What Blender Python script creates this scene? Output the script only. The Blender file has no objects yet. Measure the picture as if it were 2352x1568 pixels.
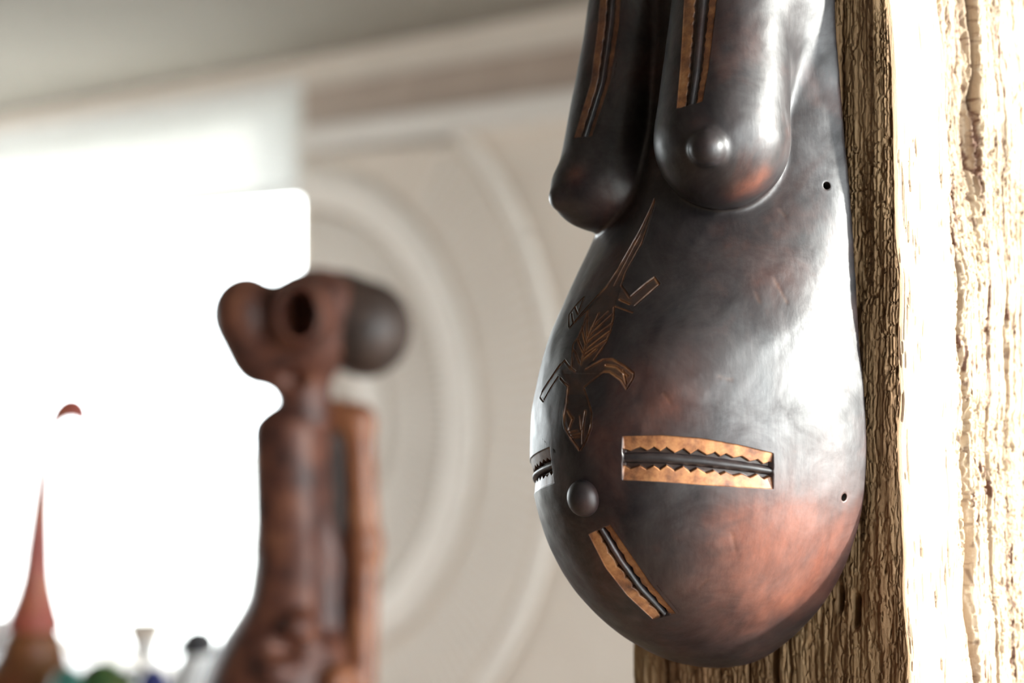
import bpy, bmesh, math, random
import numpy as np
from mathutils import Vector, Matrix
from mathutils.kdtree import KDTree

random.seed(4)
RNG = np.random.default_rng(7)
S2 = 2 ** -.5
CAMH = 1.45                     # camera height above the floor
F = 3920.0                      # 60 mm on a 36 mm sensor, 2352 px wide
scene = bpy.context.scene
col = scene.collection

# ------------------------------------------------------------------ camera
cam_d = bpy.data.cameras.new('camera')
cam_d.sensor_width = 36.0
cam_d.lens = 60.0
cam_d.clip_start = .05
cam_d.dof.use_dof = True
cam_d.dof.focus_distance = .985
cam_d.dof.aperture_fstop = 3.3
cam = bpy.data.objects.new('camera', cam_d)
col.objects.link(cam)
cam.location = (0, 0, CAMH)
cam.rotation_euler = (math.pi / 2, 0, 0)
scene.camera = cam

# ------------------------------------------------------------------ world
world = bpy.data.worlds.new('overcast_sky')
scene.world = world
world.use_nodes = True
bg = world.node_tree.nodes['Background']
bg.inputs[0].default_value = (.925, .955, 1.0, 1)
bg.inputs[1].default_value = 15.0
scene.view_settings.view_transform = 'Standard'
scene.view_settings.look = 'None'
scene.view_settings.exposure = 0.0
scene.view_settings.gamma = 1.0
scene.view_settings.use_curve_mapping = False
scene.cycles.use_denoising = True
scene.cycles.max_bounces = 10
scene.cycles.diffuse_bounces = 6
scene.cycles.transparent_max_bounces = 12
scene.cycles.sample_clamp_indirect = 8.0

# low sun shining in through the right-hand window, from slightly behind the post's front face
sun_d = bpy.data.lights.new('sun', 'SUN')
sun_d.energy = 18.0; sun_d.angle = math.radians(3.0); sun_d.color = (1.0, .97, .93)
sun = bpy.data.objects.new('sun', sun_d); col.objects.link(sun)
_to_sun = Vector((S2, -S2, 0)) * .80 + Vector((S2, S2, 0)) * .52 + Vector((0, 0, .20))
sun.rotation_euler = _to_sun.to_track_quat('Z', 'Y').to_euler()
sun.location = (3, 0, 4)

# room axes: e1 runs along the window wall (away to the left), e2 into the depth
E1 = Vector((-S2, S2, 0))
E2 = Vector((S2, S2, 0))
def st(s, t, z):
    return E1 * s + E2 * t + Vector((0, 0, z))
ROOM_ROT = Matrix(((-S2, S2, 0), (S2, S2, 0), (0, 0, 1)))      # columns e1, e2, z
S0, S1 = -1.25, 7.2             # room extent along e1
T0, T1 = -2.6, 3.10             # room extent along e2
CEIL = CAMH + .8265
WIN_S0 = 3.967                  # the edge where the solid wall ends and the window starts
RW = (-.12, 3.0, .12, 2.24)    # window in the right-hand wall: t0, t1, z0, z1

def portal(name, loc, normal, sx, sy):
    ld = bpy.data.lights.new(name, 'AREA')
    ld.shape = 'RECTANGLE'; ld.size = sx; ld.size_y = sy
    ld.cycles.is_portal = True
    o = bpy.data.objects.new(name, ld); col.objects.link(o)
    o.location = loc
    o.rotation_euler = Vector(normal).to_track_quat('-Z', 'Z').to_euler()
    return o
portal('sky_portal_back', st((WIN_S0 + 7.0) / 2, T1 + .2, (.35 + 2.22) / 2), -E2, 7.0 - WIN_S0, 1.9)
portal('sky_portal_left', st(S1 + .25, 1.7, 1.285), -E1, 2.6, 1.87)
portal('sky_portal_right', st(S0 - .2, (RW[0] + RW[1]) / 2, (RW[2] + RW[3]) / 2), E1, RW[1] - RW[0], RW[3] - RW[2])

# ------------------------------------------------------------------ helpers
def tag(o, label=None, cat=None, group=None, kind=None):
    if label: o['label'] = label
    if cat: o['category'] = cat
    if group: o['group'] = group
    if kind: o['kind'] = kind
    return o

def mesh_np(name, v, faces, mat, parent=None, smooth=True, attrs=None):
    me = bpy.data.meshes.new(name)
    v = np.asarray(v, np.float32)
    faces = np.asarray(faces, np.int32)
    k = faces.shape[1]
    me.vertices.add(len(v)); me.vertices.foreach_set('co', v.ravel())
    me.loops.add(faces.size); me.loops.foreach_set('vertex_index', faces.ravel())
    me.polygons.add(len(faces))
    me.polygons.foreach_set('loop_start', np.arange(0, faces.size, k, dtype=np.int32))
    me.polygons.foreach_set('use_smooth', np.full(len(faces), smooth))
    me.update(calc_edges=True)
    me.validate()
    for an, av in (attrs or {}).items():
        a = me.attributes.new(an, 'FLOAT', 'POINT')
        a.data.foreach_set('value', np.asarray(av, np.float32))
    me.materials.append(mat)
    o = bpy.data.objects.new(name, me); col.objects.link(o)
    if parent: o.parent = parent
    return o

def bm_obj(name, bm, mat, parent=None, smooth=False):
    me = bpy.data.meshes.new(name)
    bmesh.ops.recalc_face_normals(bm, faces=bm.faces)
    bm.to_mesh(me); bm.free()
    if smooth:
        me.polygons.foreach_set('use_smooth', [True] * len(me.polygons))
    me.materials.append(mat)
    o = bpy.data.objects.new(name, me); col.objects.link(o)
    if parent: o.parent = parent
    return o

def empty(name, loc, rz=0.0):
    o = bpy.data.objects.new(name, None); col.objects.link(o)
    o.location = loc; o.rotation_euler = (0, 0, rz); o.empty_display_size = .05
    return o

def box_bm(bm, lo, hi, bevel=0.0, mat3=None):
    """axis box lo..hi in (s,t,z) room coordinates (or local when mat3 is identity)"""
    M = ROOM_ROT if mat3 is None else mat3
    c = [(lo[i] + hi[i]) / 2 for i in range(3)]; d = [hi[i] - lo[i] for i in range(3)]
    g = bmesh.ops.create_cube(bm, size=1.0)
    for v in g['verts']:
        v.co = Vector((v.co.x * d[0] + c[0], v.co.y * d[1] + c[1], v.co.z * d[2] + c[2]))
    if bevel:
        es = list({e for v in g['verts'] for e in v.link_edges})
        r = bmesh.ops.bevel(bm, geom=es, offset=bevel, segments=2, affect='EDGES', profile=.5)
        vs = {v for f in r['faces'] for v in f.verts} | {v for v in g['verts'] if v.is_valid}
        vs |= {v for v in list(vs) for e in v.link_edges for v in e.verts}
    else:
        vs = g['verts']
    for v in set(vs):
        v.co = M @ v.co
    return bm

def room_box(name, lo, hi, mat, parent=None, bevel=0.0):
    return bm_obj(name, box_bm(bmesh.new(), lo, hi, bevel), mat, parent)

def struct(name, boxes, mat):
    bm = bmesh.new()
    for lo, hi in boxes:
        box_bm(bm, lo, hi)
    return tag(bm_obj(name, bm, mat), kind='structure')

# ------------------------------------------------------------------ materials
def new_mat(name):
    m = bpy.data.materials.new(name); m.use_nodes = True
    nt = m.node_tree
    return m, nt, nt.nodes['Principled BSDF']

def N(nt, kind, **inp):
    n = nt.nodes.new(kind)
    for k, v in inp.items():
        n.inputs[k.replace('_', ' ')].default_value = v
    return n

def noise(nt, scale, detail=4, rough=.6, stretch=(1, 1, 1), coord='Object', dist=0.0):
    tc = nt.nodes.new('ShaderNodeTexCoord')
    mp = nt.nodes.new('ShaderNodeMapping'); mp.inputs['Scale'].default_value = stretch
    nt.links.new(tc.outputs[coord], mp.inputs['Vector'])
    n = N(nt, 'ShaderNodeTexNoise', Scale=scale, Detail=detail, Roughness=rough, Distortion=dist)
    nt.links.new(mp.outputs[0], n.inputs['Vector'])
    return n.outputs['Fac']

def ramp(nt, fac, stops):
    r = nt.nodes.new('ShaderNodeValToRGB')
    el = r.color_ramp.elements
    while len(el) < len(stops): el.new(.5)
    for e, (p, c) in zip(el, stops):
        e.position = p; e.color = (*c, 1) if len(c) == 3 else c
    nt.links.new(fac, r.inputs[0])
    return r.outputs[0]

def mix(nt, fac, a, b, mode='MIX'):
    m = nt.nodes.new('ShaderNodeMix'); m.data_type = 'RGBA'; m.blend_type = mode
    for sock, v in ((m.inputs[0], fac), (m.inputs[6], a), (m.inputs[7], b)):
        if hasattr(v, 'links') or hasattr(v, 'is_linked'): nt.links.new(v, sock)
        elif isinstance(v, (int, float)): sock.default_value = v
        else: sock.default_value = (*v, 1)
    return m.outputs[2]

def bump(nt, p, fac, strength, dist, prev=None):
    b = N(nt, 'ShaderNodeBump', Strength=strength, Distance=dist)
    nt.links.new(fac, b.inputs['Height'])
    if prev is not None: nt.links.new(prev, b.inputs['Normal'])
    nt.links.new(b.outputs[0], p.inputs['Normal'])
    return b.outputs[0]

def attr(nt, name):
    a = nt.nodes.new('ShaderNodeAttribute'); a.attribute_name = name
    return a.outputs['Fac']

def maprange(nt, v, a, b, c=0.0, d=1.0):
    m = N(nt, 'ShaderNodeMapRange')
    for i, x in enumerate((a, b, c, d)): m.inputs[i + 1].default_value = x
    nt.links.new(v, m.inputs[0])
    return m.outputs[0]

def simple_mat(name, c1, c2, scale, rough, bumpd=0.0, stretch=(1, 1, 1), spec=.5):
    m, nt, p = new_mat(name)
    f = noise(nt, scale, stretch=stretch)
    nt.links.new(ramp(nt, f, [(.3, c1), (.7, c2)]), p.inputs['Base Color'])
    p.inputs['Roughness'].default_value = rough
    p.inputs['Specular IOR Level'].default_value = spec
    if bumpd: bump(nt, p, noise(nt, scale * 4, stretch=stretch), .6, bumpd)
    return m

M_wall = simple_mat('plaster_ochre_grey', (.34, .31, .28), (.40, .37, .33), 3, .8, .001)
M_ceiling = simple_mat('ceiling_paint_grey', (.22, .20, .172), (.255, .232, .20), 2, .85, .001)
M_panelwall = simple_mat('plaster_beige', (.71, .625, .54), (.77, .685, .595), 4, .75, .002)
M_darkwall = simple_mat('dark_unseen_wall', (.060, .045, .035), (.09, .066, .05), 4, .6, .001, (6, 6, 1))  # unseen front wall, made dark to weaken its reflection in the mask
M_frieze_shade = simple_mat('frieze_shade_taupe', (.40, .31, .25), (.46, .37, .30), 5, .7)  # brown shade above the moulding, held in this colour
M_trim = simple_mat('trim_paint', (.74, .69, .63), (.78, .73, .68), 6, .6)
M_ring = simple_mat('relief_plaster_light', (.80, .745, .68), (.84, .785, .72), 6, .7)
M_ringd = simple_mat('relief_plaster_dark', (.56, .495, .43), (.61, .545, .48), 6, .75)  # darker plaster tone for the centre and the lowest ring
M_floor = simple_mat('floor_boards_oak', (.16, .10, .06), (.24, .16, .10), 6, .5, .001, (1, 6, 1))
M_table = simple_mat('table_wood', (.22, .12, .07), (.32, .19, .11), 10, .4, .0005, (6, 1, 1))
M_ground = simple_mat('outdoor_paving', (.40, .40, .38), (.5, .5, .48), 1, .9)
M_frame = simple_mat('window_frame_paint', (.78, .78, .76), (.82, .82, .8), 6, .5)

def glass_mat():
    m = bpy.data.materials.new('window_glass'); m.use_nodes = True
    nt = m.node_tree; nt.nodes.clear()
    out = nt.nodes.new('ShaderNodeOutputMaterial')
    t = nt.nodes.new('ShaderNodeBsdfTransparent'); t.inputs[0].default_value = (.96, .98, .97, 1)
    g = nt.nodes.new('ShaderNodeBsdfGlossy'); g.inputs['Roughness'].default_value = .02
    mx = nt.nodes.new('ShaderNodeMixShader')
    mx.inputs[0].default_value = .04
    nt.links.new(t.outputs[0], mx.inputs[1]); nt.links.new(g.outputs[0], mx.inputs[2])
    nt.links.new(mx.outputs[0], out.inputs[0])
    return m
M_glass = glass_mat()

def blind_mat():
    m = bpy.data.materials.new('blind_fabric'); m.use_nodes = True
    nt = m.node_tree; nt.nodes.clear()
    out = nt.nodes.new('ShaderNodeOutputMaterial')
    d = nt.nodes.new('ShaderNodeBsdfDiffuse'); d.inputs[0].default_value = (.75, .74, .71, 1)
    t = nt.nodes.new('ShaderNodeBsdfTranslucent'); t.inputs[0].default_value = (.34, .34, .33, 1)
    a = nt.nodes.new('ShaderNodeAddShader')
    f = ramp(nt, noise(nt, 30, stretch=(1, 1, .1)), [(.3, (.50, .50, .49)), (.7, (.56, .56, .55))])
    nt.links.new(f, t.inputs[0])
    mx = nt.nodes.new('ShaderNodeMixShader'); mx.inputs[0].default_value = .5
    nt.links.new(d.outputs[0], mx.inputs[1]); nt.links.new(t.outputs[0], mx.inputs[2])
    nt.links.new(mx.outputs[0], out.inputs[0])
    return m
M_blind = blind_mat()

def mask_mat():
    m, nt, p = new_mat('stained_carved_wood')
    big = noise(nt, 16, 6, .62, dist=.4)
    fine = noise(nt, 70, 5, .7, (1, 1, .35))
    dark = ramp(nt, fine, [(.30, (.0075, .0062, .0072)), (.70, (.022, .0155, .0155))])
    red = ramp(nt, fine, [(.25, (.060, .022, .016)), (.75, (.17, .058, .036))])
    wear = attr(nt, 'wear')
    wsum = nt.nodes.new('ShaderNodeMath'); wsum.operation = 'ADD'
    nt.links.new(maprange(nt, big, .52, .72, 0, .30), wsum.inputs[0])
    wm = nt.nodes.new('ShaderNodeMath'); wm.operation = 'MULTIPLY'
    nt.links.new(wear, wm.inputs[0]); nt.links.new(maprange(nt, big, .35, .65, .45, 1.15), wm.inputs[1])
    nt.links.new(wm.outputs[0], wsum.inputs[1])
    wsum.use_clamp = True
    c = mix(nt, wsum.outputs[0], dark, red)
    raww = ramp(nt, noise(nt, 90, 4, .7), [(.28, (.085, .030, .016)), (.45, (.24, .092, .036)), (.62, (.40, .175, .068)), (.8, (.50, .26, .12))])
    c = mix(nt, attr(nt, 'raw'), c, raww)
    nt.links.new(c, p.inputs['Base Color'])
    r = maprange(nt, noise(nt, 25, 5, .65), .3, .75, .36, .58)
    nt.links.new(r, p.inputs['Roughness'])
    nt.links.new(maprange(nt, noise(nt, 22, 7, .72, dist=.6), .34, .66, .22, .72), p.inputs['Specular IOR Level'])
    p.inputs['Coat Weight'].default_value = .10
    p.inputs['Coat Roughness'].default_value = .32
    b = bump(nt, p, noise(nt, 40, 4, .5), .22, .0016)
    b = bump(nt, p, noise(nt, 260, 3, .6, (1, 1, .22)), .22, .0005, b)
    return m
M_mask = mask_mat()

def post_mat():
    m, nt, p = new_mat('weathered_oak')
    g = noise(nt, 55, 6, .65, (1, 1, .06))
    h = noise(nt, 9, 5, .6, (1, 1, .3))
    c = ramp(nt, g, [(.25, (.12, .062, .028)), (.5, (.235, .14, .066)), (.78, (.42, .29, .16))])
    c = mix(nt, maprange(nt, h, .52, .7, 0, .6), c, (.27, .13, .06))
    c = mix(nt, attr(nt, 'pale'), c, (.66, .56, .42))  # lighter right face, standing in for strong sunlight
    c = mix(nt, attr(nt, 'shade_stain'), c, (.085, .034, .016))  # recess shade and pore stain mixed into the wood colour
    nt.links.new(c, p.inputs['Base Color'])
    p.inputs['Roughness'].default_value = .72
    p.inputs['Specular IOR Level'].default_value = .4
    b = bump(nt, p, noise(nt, 420, 4, .7, (1, 1, .08)), .55, .0012)
    bump(nt, p, noise(nt, 700, 3, .7, (1, 1, .7)), .4, .0007, b)
    return m
M_post = post_mat()

# ------------------------------------------------------------------ the setting
GT = .18
def wall_with_hole(name, axis, const, thick, a0, a1, z0, z1, hole, mat):
    h0, h1, hz0, hz1 = hole
    def bx(p, q, r, w):
        if axis == 't': return ((p, const, r), (q, const + thick, w))
        return ((const, p, r), (const + thick, q, w))
    bs = [bx(a0, h0, z0, z1), bx(h1, a1, z0, z1), bx(h0, h1, z0, hz0), bx(h0, h1, hz1, z1)]
    return struct(name, bs, mat)

struct('floor', [((S0, T0, -.12), (S1, T1, 0))], M_floor)
struct('ceiling', [((S0 - GT, T0 - GT, CEIL), (S1 + GT, T1 + GT, CEIL + .15))], M_ceiling)
struct('ground', [((-16, -16, -.5), (22, 26, -.3))], M_ground)
wall_with_hole('wall_back', 't', T1, GT, S0 - GT, S1 + GT, -.1, CEIL, (WIN_S0, 7.0, .35, 2.22), M_panelwall)
wall_with_hole('wall_right', 's', S0 - GT, GT, T0, T1, -.1, CEIL, RW, M_wall)
wall_with_hole('wall_left', 's', S1, GT, T0, T1, -.1, CEIL, (.4, 3.0, .35, 2.22), M_wall)
struct('wall_front', [((S0 - GT, T0 - GT, -.1), (S1 + GT, T0, CEIL))], M_darkwall)
# light moulding above the relief wall, then a taupe strip painting in a shadow band
struct('trim_1', [((S0, T1 - .035, CAMH + .545), (WIN_S0 - .02, T1, CAMH + .617))], M_trim)
struct('shade_strip', [((S0, T1 - .012, CAMH + .617), (WIN_S0 - .02, T1, CAMH + .735))], M_frieze_shade)

LW = (.4, 3.0, .35, 2.22)       # window in the far left wall
def window(name, axis, a0, a1, z0, z1, const, n):
    """frame, mullions and one pane object per bay"""
    root = empty(name, st(*((a0, const, z0) if axis == 't' else (const, a0, z0))))
    tag(root, kind='structure')
    root.matrix_world = Matrix.Identity(4)
    fw, fd = .05, .06
    def bx(p, q, r, w, d0=0, d1=fd):
        if axis == 't': return ((p, const + d0, r), (q, const + d1, w))
        return ((const + d0, p, r), (const + d1, q, w))
    bm = bmesh.new()
    for b in (bx(a0, a1, z0, z0 + fw), bx(a0, a1, z1 - fw, z1), bx(a0, a0 + fw, z0 + fw, z1 - fw), bx(a1 - fw, a1, z0 + fw, z1 - fw)):
        box_bm(bm, *b)
    bm_obj('window_frame', bm, M_frame, root)
    step = (a1 - a0) / n
    for i in range(1, n):
        x = a0 + i * step
        bm_obj('mullion', box_bm(bmesh.new(), *bx(x - .02, x + .02, z0 + fw, z1 - fw)), M_frame, root)
    for i in range(n):
        l = a0 + i * step + (fw if i == 0 else .02); r = a0 + (i + 1) * step - (fw if i == n - 1 else .02)
        bm_obj('pane', box_bm(bmesh.new(), *bx(l, r, z0 + fw, z1 - fw, .027, .033)), M_glass, root)
    return root
window('window_1', 't', WIN_S0, 7.0, .35, 2.22, T1 + .09, 1)
window('window_3', 's', LW[0], LW[1], LW[2], LW[3], S1 + .06, 2)
window('window_2', 's', RW[0], RW[1], RW[2], RW[3], S0 - .12, 2)

# roller blind over the upper part of the window
bl = empty('roller_blind', st(5.4, T1 - .02, 1.8))
tag(bl, 'white translucent roller blind half lowered over the bright window', 'blind')
bl.matrix_world = Matrix.Translation(st(5.4, T1 - .02, 1.8))
def rb_child(name, lo, hi, mat, root):
    o = room_box(name, lo, hi, mat, root)
    o.matrix_parent_inverse = Matrix.Translation(root.location).inverted()
    return o
rb_child('fabric', (WIN_S0 + .01, T1 + .012, 1.90), (6.98, T1 + .016, CEIL - .09), M_blind, bl)
rb_child('bottom_rail', (WIN_S0 + .01, T1 + .004, 1.872), (6.98, T1 + .024, 1.90), M_frame, bl)
rb_child('cassette', (WIN_S0 + .005, T1 - .004, CEIL - .10), (6.985, T1 + .06, CEIL - .0565), M_frame, bl)

# ------------------------------------------------------------------ implicit surfaces
_NT = {}
def sstep(a, b, x):
    t = np.clip((x - a) / (b - a), 0, 1); return t * t * (3 - 2 * t)

def vnoise(x, y, seed):
    T = _NT.setdefault(seed, np.random.default_rng(seed).uniform(-1, 1, (256, 256)))
    xi = np.floor(x).astype(int); yi = np.floor(y).astype(int)
    fx = x - xi; fy = y - yi
    fx = fx * fx * (3 - 2 * fx); fy = fy * fy * (3 - 2 * fy)
    g = lambda a, b: T[a % 256, b % 256]
    return (g(xi, yi) * (1 - fx) + g(xi + 1, yi) * fx) * (1 - fy) + (g(xi, yi + 1) * (1 - fx) + g(xi + 1, yi + 1) * fx) * fy
def fbm(x, y, seed, oct=4, gain=.55):
    s, a = 0, 1.0
    for o in range(oct):
        s = s + a * vnoise(x * 2 ** o + 31 * o, y * 2 ** o + 17 * o, seed + o); a *= gain
    return s

def surface_net(sdf, lo, hi, h, newton=2):
    lo = np.array(lo, float); hi = np.array(hi, float)
    n = np.ceil((hi - lo) / h).astype(int) + 1
    ax = [lo[i] + h * np.arange(n[i]) for i in range(3)]
    f = np.empty(n, np.float32)
    for k in range(0, n[2], 16):
        zz = ax[2][k:k + 16]
        X, Y, Z = np.meshgrid(ax[0], ax[1], zz, indexing='ij')
        f[:, :, k:k + 16] = sdf(np.stack([X.ravel(), Y.ravel(), Z.ravel()], 1)).reshape(X.shape)
    s = f < 0
    c = np.zeros(n - 1, np.int8)
    for dx in (0, 1):
        for dy in (0, 1):
            for dz in (0, 1):
                c += s[dx:n[0] - 1 + dx, dy:n[1] - 1 + dy, dz:n[2] - 1 + dz]
    act = (c > 0) & (c < 8)
    idx = -np.ones(act.shape, np.int64)
    ci = np.argwhere(act)
    idx[act] = np.arange(len(ci))
    acc = np.zeros((len(ci), 3)); cnt = np.zeros(len(ci))
    corners = [(a, b, d) for a in (0, 1) for b in (0, 1) for d in (0, 1)]
    for p in corners:
        for a in range(3):
            if p[a] == 0:
                q = list(p); q[a] = 1
                fp = f[ci[:, 0] + p[0], ci[:, 1] + p[1], ci[:, 2] + p[2]]
                fq = f[ci[:, 0] + q[0], ci[:, 1] + q[1], ci[:, 2] + q[2]]
                x = (fp < 0) != (fq < 0)
                t = np.where(x, fp / np.where(x, fp - fq, 1), 0)
                pos = np.tile(np.array(p, float), (len(ci), 1)); pos[:, a] = t
                acc[x] += pos[x]; cnt[x] += 1
    v = lo + h * (ci + acc / np.maximum(cnt, 1)[:, None])
    quads = []
    for a in range(3):
        b, d = (a + 1) % 3, (a + 2) % 3
        sl0 = [slice(1, -1)] * 3; sl0[a] = slice(0, n[a] - 1)
        sl1 = list(sl0); sl1[a] = slice(1, n[a])
        x = s[tuple(sl0)] != s[tuple(sl1)]
        e = np.argwhere(x)
        off = np.array([1, 1, 1]); off[a] = 0
        e = e + off
        inside = s[e[:, 0], e[:, 1], e[:, 2]]
        def cell(db, dd):
            q = e.copy(); q[:, b] += db; q[:, d] += dd
            return idx[q[:, 0], q[:, 1], q[:, 2]]
        Q = np.stack([cell(-1, -1), cell(0, -1), cell(0, 0), cell(-1, 0)], 1)
        Q[~inside] = Q[~inside][:, ::-1]
        quads.append(Q)
    Q = np.concatenate(quads)
    Q = Q[(Q >= 0).all(1)]
    for _ in range(newton):
        g, fv = grad(sdf, v)
        v = v - g * np.clip(fv / np.maximum((g ** 2).sum(1), .05), -h, h)[:, None]
    return v, Q

def grad(sdf, v, e=2e-4):
    f0 = sdf(v)
    g = np.stack([(sdf(v + np.eye(3)[i] * e) - sdf(v - np.eye(3)[i] * e)) / (2 * e) for i in range(3)], 1)
    return g, f0

def unit(a):
    return a / np.maximum(np.linalg.norm(a, axis=1, keepdims=True), 1e-9)

def smin(a, b, k):
    h = np.clip(.5 + .5 * (b - a) / k, 0, 1)
    return b + (a - b) * h - k * h * (1 - h)
def smax(a, b, k):
    return -smin(-a, -b, k)
def rcone(p, a, b, r1, r2):
    a = np.array(a, float); b = np.array(b, float); ba = b - a
    t = np.clip(((p - a) @ ba) / (ba @ ba), 0, 1)
    return np.linalg.norm(p - a - t[:, None] * ba, axis=1) - (r1 + (r2 - r1) * t)
def ellipsoid(p, c, r):
    r = np.array(r, float); q = (p - np.array(c, float)) / r
    k = np.linalg.norm(q, axis=1)
    return (k - 1) * r.min()

# ------------------------------------------------------------------ the belly mask
# local frame: u to the right along the post face, n out of the post face, z up (0 = camera height)
CX, CY = .1376, 1.07
MU = np.array([S2, -S2]); MN = np.array([-S2, -S2])
def to_world(p, off=0.0):
    u, n, z = p[:, 0], p[:, 1] + off, p[:, 2]
    return np.stack([CX + S2 * u - S2 * n, CY - S2 * u - S2 * n, CAMH + z], 1)
def proj(p):
    X = CX + S2 * (p[:, 0] - p[:, 1]); Y = CY - S2 * (p[:, 0] + p[:, 1])
    return np.stack([1176 + F * X / Y, 784 - F * p[:, 2] / Y], 1)

KZ = np.array([-.205, -.15, -.10, -.05, 0, .04, .08, .13, .20, .36])
KA = np.array([.0954, .1133, .1123, .1041, .0975, .0952, .0922, .0872, .0800, .0728])
KD = np.array([.1709, .1645, .1555, .1455, .1284, .1045, .0793, .0622, .0552, .0541])
ZB, ZC = -.2021, -.0145
_zz = np.linspace(-.26, .42, 681)
_k = np.exp(-.5 * (np.arange(-30, 31) / 12) ** 2); _k /= _k.sum()
_A = np.convolve(np.pad(np.interp(_zz, KZ, KA), 30, 'edge'), _k, 'valid')
_D = np.convolve(np.pad(np.interp(_zz, KZ, KD), 30, 'edge'), _k, 'valid')
def mprof(z):
    t = np.clip((ZC - z) / (ZC - ZB), 0, 1)
    t2 = np.clip((z - .29) / .08, 0, 1)
    cap = np.sqrt(np.clip(1 - t * t, 0, 1)) * np.sqrt(np.clip(1 - t2 * t2, 0, 1))
    return np.maximum(np.interp(z, _zz, _A) * cap, .0015), np.maximum(np.interp(z, _zz, _D) * cap, .0015), 2 - .52 * sstep(-.01, .10, z)

def body_sdf(p):
    u, n, z = p[:, 0], p[:, 1], p[:, 2]
    a, d, pw = mprof(z)
    r = ((np.abs(u) / a) ** pw + (np.abs(n) / d) ** pw + 1e-9) ** (1 / pw)
    f = (r - 1) * np.minimum(a, d)
    return np.maximum(f, np.maximum(ZB - z, z - .37))

# lobes hanging from the chest: upper point, lobe centre, tip
NEAR = dict(top=(.0313, .0237, .30), mid=(.0485, .069, .1156), tip=(.0560, .0840, .1120))
FAR = dict(top=(-.0384, .0255, .290), mid=(-.0440, .066, .0965), tip=(-.0485, .0785, .0925))
def mask_sdf(p):
    f = body_sdf(p)
    u, n, z = p[:, 0], p[:, 1], p[:, 2]
    sel = (z > .02) & (f < .12)
    q = p[sel]
    if len(q):
        g0 = f[sel]; gs = []
        kk = .0050 + .034 * sstep(.125, .215, q[:, 2]) * sstep(.040, .060, np.abs(q[:, 0]))
        for L, r0, r1, r2 in ((NEAR, .0310, .0390, .021), (FAR, .0260, .0300, .0215)):
            b = smin(rcone(q, L['top'], L['mid'], r0, r1), rcone(q, L['mid'], L['tip'], r1 - .001, r2), .006)
            g = smin(g0, b, kk)
            d = np.array(L['tip']) - np.array(L['mid']); d /= np.linalg.norm(d)
            tip = np.array(L['tip']) + d * (r2 + (.0005 if L is NEAR else -.0045))
            g = smin(g, np.linalg.norm(q - tip, axis=1) - (.0106 if L is NEAR else .0080), .0035)
            gs.append(g)
        f = f.copy(); f[sel] = np.minimum(gs[0], gs[1])
    # slightly uneven hand-cut surface
    f = f + .00022 * vnoise(u * 75 + 9 + n * 20, z * 60 + n * 30 + 40, 11) + .00010 * vnoise(u * 150 + 60, z * 130 + n * 90 + 50, 12)
    return smax(f, -n, .0035)

MASK_OFF = .0035
mv, mq = surface_net(mask_sdf, (-.118, -.006, -.212), (.118, .158, .376), .0014)
mg, _ = grad(mask_sdf, mv)
mn = unit(mg)

CAML = np.array([(-CX) * S2 + CY * S2, CX * S2 + CY * S2, 0.0])
def ray_hit(px):
    """photo pixels -> points on the mask surface"""
    px = np.asarray(px, float)
    dx = (px[:, 0] - 1176) / F; dz = -(px[:, 1] - 784) / F
    d = np.stack([dx * S2 - S2, -dx * S2 - S2, dz], 1)
    d = unit(d)
    t = np.full(len(px), .70)
    for _ in range(160):
        p = CAML + d * t[:, None]
        t = t + np.clip(mask_sdf(p), -.004, .03) * .55
    return CAML + d * t[:, None]

def onto(p, it=4):
    for _ in range(it):
        g, f = grad(mask_sdf, p)
        p = p - g * np.clip(f / np.maximum((g ** 2).sum(1), .05), -.003, .003)[:, None]
    g, _ = grad(mask_sdf, p)
    return p, unit(g)

def bilerp(G, a, b):
    """G (ni,nj,3), a and b grids in 0..1"""
    ni, nj = G.shape[:2]
    x = np.clip(a, 0, 1) * (ni - 1); y = np.clip(b, 0, 1) * (nj - 1)
    i = np.minimum(x.astype(int), ni - 2); j = np.minimum(y.astype(int), nj - 2)
    fx = (x - i)[..., None]; fy = (y - j)[..., None]
    return (G[i, j] * (1 - fx) + G[i + 1, j] * fx) * (1 - fy) + (G[i, j + 1] * (1 - fx) + G[i + 1, j + 1] * fx) * fy

def resample(poly, n, ext):
    P = np.array(poly, float)
    L = np.concatenate([[0], np.cumsum(np.linalg.norm(np.diff(P, axis=0), axis=1))]); L /= L[-1]
    t = np.linspace(-ext, 1 + ext, n)
    tc = np.clip(t, 0, 1)
    Q = np.stack([np.interp(tc, L, P[:, k]) for k in range(2)], 1)
    d0 = (P[1] - P[0]) / (L[1] - L[0]); d1 = (P[-1] - P[-2]) / (L[-1] - L[-2])
    Q += np.minimum(t, 0)[:, None] * d0 + np.maximum(t - 1, 0)[:, None] * d1
    return Q

mask = empty('belly_mask', (CX, CY, CAMH - .2))
tag(mask, 'dark polished carved wooden torso mask with round belly hanging on timber post', 'mask')
MINV = Matrix.Translation(mask.location).inverted()
def mask_part(name, v, q, wear, raw, label=None):
    o = mesh_np(name, to_world(v, MASK_OFF) - np.array(mask.location), q, M_mask, mask, True, {'wear': wear, 'raw': raw})
    if label: o['label'] = label
    return o

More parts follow.
